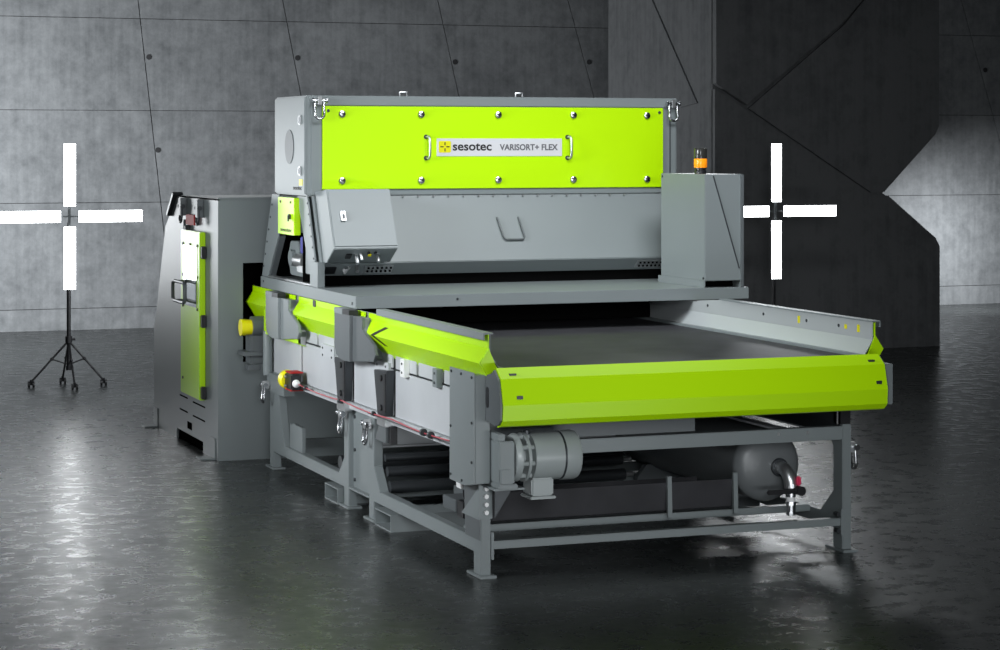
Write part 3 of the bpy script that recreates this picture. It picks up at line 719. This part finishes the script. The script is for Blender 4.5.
# lime door
dx = -.312
m = MB(); m.box(dx, -.267, 4.965, 5.585, .385, 1.585, .006); door = m.build('door', 'lime', bc)
wy0, wy1, wz0, wz1 = 5.05, 5.475, 1.04, 1.475
m = MB(); m.box(dx-.004, dx+.002, wy0, wy1, wz0, wz1); m.build('pane', 'glass', door)
s = MB()
for y in (wy0-.02, wy1+.02):
    for z in (wz0-.01, (wz0+wz1)/2, wz1+.01): s.cyl((dx-.008, y, z), (dx, y, z), .010, seg=8)
s.cyl((dx-.008, 5.26, wz1+.012), (dx, 5.26, wz1+.012), .010, seg=8); s.cyl((dx-.006, 5.5, .50), (dx, 5.5, .50), .010, seg=8)
s.build('screw', 'iron', door)
c = [(dx, 5.63, 1.05), (dx-.045, 5.63, 1.05), (dx-.06, 5.63, 1.065), (dx-.06, 5.63, 1.165), (dx-.045, 5.63, 1.18), (dx, 5.63, 1.18)]
q = []
cy, cz, hw, hh, rr = 5.42, 1.135, .20, .072, .03
for (sy, sz, a0) in ((1, 1, 0), (-1, 1, 90), (-1, -1, 180), (1, -1, 270)):
    for k in range(4):
        a = math.radians(a0+30*k); q.append((dx-.05, cy+sy*(hw-.05)+.05*math.cos(a), cz+sz*(hh-rr)+rr*math.sin(a)))
hd = MB().tube(q, .013, 8, True).build('handle', 'greyd', door)
m = MB(); m.cyl((dx, 5.52, 1.205), (dx-.05, 5.52, 1.205), .010, seg=8); m.cyl((dx, 5.52, 1.065), (dx-.05, 5.52, 1.065), .010, seg=8); m.build('handle_post', 'greyd', hd)
for z in (1.44, .95, .44):
    m = MB(); m.box(-.306, -.270, 4.925, 4.975, z-.045, z+.045, .006); m.build('hinge', 'black', door)
m = MB(); m.box(-.300, -.266, 5.20, 5.47, 1.625, 1.70, .004); m.build('red_lamp', 'red', bc)
m = MB(); m.cyl((-.30, 5.50, 1.59), (-.30, 5.50, 1.66), .010, seg=8); m.box(-.305, -.266, 5.46, 5.54, 1.585, 1.62, .004); m.build('door_catch', 'iron', bc)
m = MB(); m.prism([(5.90, 1.835), (6.12, 1.665), (6.15, 1.685), (5.93, 1.855)], 'x', -.30, -.22, .003); m.build('corner_flap', 'iron', bc)
for (y0, y1) in ((6.58, 6.73), (4.66, 4.81)):
    m = MB(); m.box(-.375, -.266, y0, y1, .0, .012, .003); m.box(-.274, -.266, y0, y1, .0, .15, .002); m.build('anchor_foot', 'grey', bc)
MB().box(-.27, 2.454, 4.58, 4.596, 1.828, 1.840, .003).build('top_flange', 'grey', bc)

# ------------------------------------------------------------------ lifting shackles
def shackle0(ml='zinc', mb_='chrome', kx=1.0):
    t = thing('lifting_shackle', '', 'shackle', (0, 0, 0), 'lifting shackles bolted to the machine')
    m = MB(); m.box(-.018*kx, .018*kx, -.050, .0, -.030*kx, .028*kx, .005); m.build('lug', ml, t)
    m = MB(); m.cyl((-.054, -.036, 0), (.054, -.036, 0), .011, seg=14); m.cyl((.050, -.036, 0), (.062, -.036, 0), .018, seg=8); m.cyl((-.062, -.036, 0), (-.050, -.036, 0), .018, seg=14); m.build('pin', mb_, t)
    u = [(-.036, -.036, .012), (-.036, -.037, -.03), (-.037, -.04, -.085)]+[(-.037*math.cos(a), -.042, -.09-.034*math.sin(a)) for a in [PI*k/10 for k in range(11)]]+[(.037, -.04, -.085), (.036, -.037, -.03), (.036, -.036, .012)]
    MB().tube(u, .0095, 10).build('bow', mb_, t)
    return t
sh0 = shackle0(); shd = shackle0('greyd', 'iron', 2.4)
L_ = -PI/2      # facing the machine's left side
spots = [((.055, 3.188, 2.492), 0, 'chrome lifting shackle on the hood front at its top left corner'),
         ((2.556, 3.188, 2.488), 0, 'chrome lifting shackle on the hood front at its top right corner'),
         ((-.030, 4.10, .575), L_, 'chrome shackle low on the rear left leg beside the tall cabinet'),
         ((.0, 2.37, .575), L_, 'chrome shackle on the rear one of the two paired left middle legs'),
         ((.0, 1.86, .570), L_, 'chrome shackle on the front one of the two paired left middle legs'),
         ((2.145, .05, .560), PI/2, 'chrome shackle on the front right leg of the conveyor'),
         ((-.267, 5.60, 1.755), L_, 'dark shackle at the outer edge of the tall cabinet above the lime door'),
         ((-.267, 5.05, 1.755), L_, 'dark shackle near the front corner of the tall cabinet above the lime door')]
for i, (p, rz, lb) in enumerate(spots):
    t = (sh0 if i == 0 else dup_tree(sh0)) if i < 6 else (shd if i == 6 else dup_tree(shd))
    t.scale = (.82, 1, .95); t.location = p; t.rotation_euler = (0, 0, rz); t['label'] = lb

# ------------------------------------------------------------------ cross-shaped light stands
def light_stand():
    t = thing('light_stand', '', 'light stand', (0, 0, 0), 'cross-shaped light stands')
    Z = 1.556
    def pan(x0, x1, z0, z1):
        o = MB().box(x0, x1, -.012, .022, z0, z1, .003).build('light_panel', 'housing', t)
        MB().box(x0+.002, x1-.002, -.018, -.0125, z0+.002, z1-.002).build('diffuser', 'panel', o)
    w = .0545; g = .081; L = .667
    pan(-w, w, Z+.092, Z+L); pan(-w, w, Z-L, Z-.092); pan(g, L, Z-w, Z+w); pan(-L, -g, Z-w, Z+w)
    m = MB(); m.box(-.012, .012, .0, .02, Z-.1, Z+.1, .002); m.box(-.09, .09, .004, .016, Z-.006, Z+.006, .002)
    m.build('hub', 'greyd', t)
    m = MB(); m.cyl((0, .045, .16), (0, .045, 1.0), .019, seg=14); m.cyl((0, .045, .98), (0, .045, 1.5), .014, seg=14); m.cyl((0, .02, Z), (0, .045, Z-.06), .010, seg=10); m.build('pole', 'black', t)
    m = MB(); m.cyl((0, .045, .40), (0, .045, .46), .032, seg=16); m.cyl((0, .045, .15), (0, .045, .19), .026, seg=16); m.cyl((.03, .045, .43), (.06, .045, .43), .010, seg=8); m.build('collar', 'black', t)
    for (fx, fy) in ((-.335, .035), (.315, -.02), (.0, -.27), (-.01, .31)):
        f = Vector((fx, fy+.045 if abs(fx) > .1 else fy, .05))
        l = MB(); l.cyl((0, .045, .42), f, .0095, seg=10); md = Vector((0, .045, .42)).lerp(f, .45)
        l.cyl((0, .045, .20), md, .006, seg=8); l.sphere(md, .016); lo = l.build('leg', 'black', t)
        c = MB(); c.cyl((f.x-.028, f.y, .028), (f.x-.012, f.y, .028), .028, seg=16); c.cyl((f.x+.012, f.y, .028), (f.x+.028, f.y, .028), .028, seg=16); c.cyl((f.x-.02, f.y, .03), (f.x+.02, f.y, .03), .010, seg=8); c.cyl((f.x, f.y, .03), (f.x, f.y, .07), .012, seg=8)
        c.build('caster', 'black', lo)
    return t
ls = light_stand()
ls.location = (-.412, 9.771, 0); ls['label'] = 'lit cross-shaped light stand on a black tripod at the left wall'
l2 = dup_tree(ls); l2.location = (6.395, 8.97, 0); l2['label'] = 'lit cross-shaped light stand in front of the dark pillar at right'

# ------------------------------------------------------------------ lamps of the studio and added fill lights
def area(name, loc, target, sx, sy, power, spread=180, col=(1, 1, 1)):
    l = bpy.data.lights.new(name, 'AREA'); l.shape = 'RECTANGLE'; l.size = sx; l.size_y = sy; l.energy = power; l.spread = math.radians(spread); l.color = col
    o = bpy.data.objects.new(name, l); COL.objects.link(o); o.location = loc
    d = Vector(target)-Vector(loc); o.rotation_euler = d.to_track_quat('-Z', 'Y').to_euler()
    return o
CW = (0.93, 0.97, 1.0)
area('overhead_softbox', (1.3, -0.1, 4.8), (1.3, 2.6, 1.4), 3.0, 1.2, 78, 110, CW)
area('front_fill', (-2.5, -9.0, 2.8), (0.4, 0.5, 1.0), 2.0, 1.6, 24, 48, CW)  # unseen fill added behind the camera for the front faces
area('low_front_fill', (0.9, -4.6, 0.35), (1.1, 0.0, 0.6), 3.0, 0.3, 25, 120, CW)  # unseen low fill added to lighten the cover band and front steel
area('left_softbox', (-5.0, 0.6, 3.0), (0.6, 1.6, 1.1), 2.0, 1.2, 52, 62, CW)
area('left_side_lamp', (-4.0, 2.4, 1.6), (0, 3.6, 1.7), 0.8, 0.8, 18, 60, CW)
area('rear_left_lamp', (1.6, 12.5, 4.6), (-1.0, 5.5, 0.0), 1.2, 1.0, 9, 110, CW)
area('floor_lamp_behind_cabinet', (0.75, 8.6, 1.1), (-1.3, 9.6, 0.0), 0.5, 0.5, 14, 130, CW)
area('rear_right_lamp', (5.6, 8.2, 4.6), (2.6, 1.0, 0.0), 1.2, 0.9, 30, 100, CW)
area('wall_washer', (-3.5, 12.0, 2.2), (1.2, 16.0, 0.9), 1.5, 1.2, 340, 140, CW)
area('wall_washer', (12.4, 14.5, 1.3), (12.8, 16.0, 0.1), 1.0, 0.6, 40, 150, CW)
area('pane_reflection_fill', (-2.1, 11.5, 1.76), (-.3, 5.5, 1.3), 1.2, 1.85, 9, 60, CW)  # unseen light added so the door pane reflects white

w = bpy.data.worlds.new('studio'); S.world = w; w.use_nodes = True
w.node_tree.nodes['Background'].inputs['Color'].default_value = (0.55, 0.6, 0.65, 1)
w.node_tree.nodes['Background'].inputs['Strength'].default_value = 0.022

# ------------------------------------------------------------------ camera (level, vertically shifted lens)
cam = bpy.data.cameras.new('camera'); co = bpy.data.objects.new('camera', cam); COL.objects.link(co)
co.location = (-3.911, -10.657, 2.2); co.rotation_euler = (PI/2, 0, math.radians(-20.65))
cam.sensor_fit = 'HORIZONTAL'; cam.sensor_width = 36.0; cam.lens = 2229/1000*36.0
cam.shift_x = 0.0; cam.shift_y = -(325-146)/1000
cam.clip_start = 0.1; cam.clip_end = 200
S.camera = co

S.view_settings.view_transform = 'Standard'; S.view_settings.look = 'None'
S.view_settings.exposure = 0.0; S.view_settings.gamma = 1.0; S.view_settings.use_curve_mapping = False
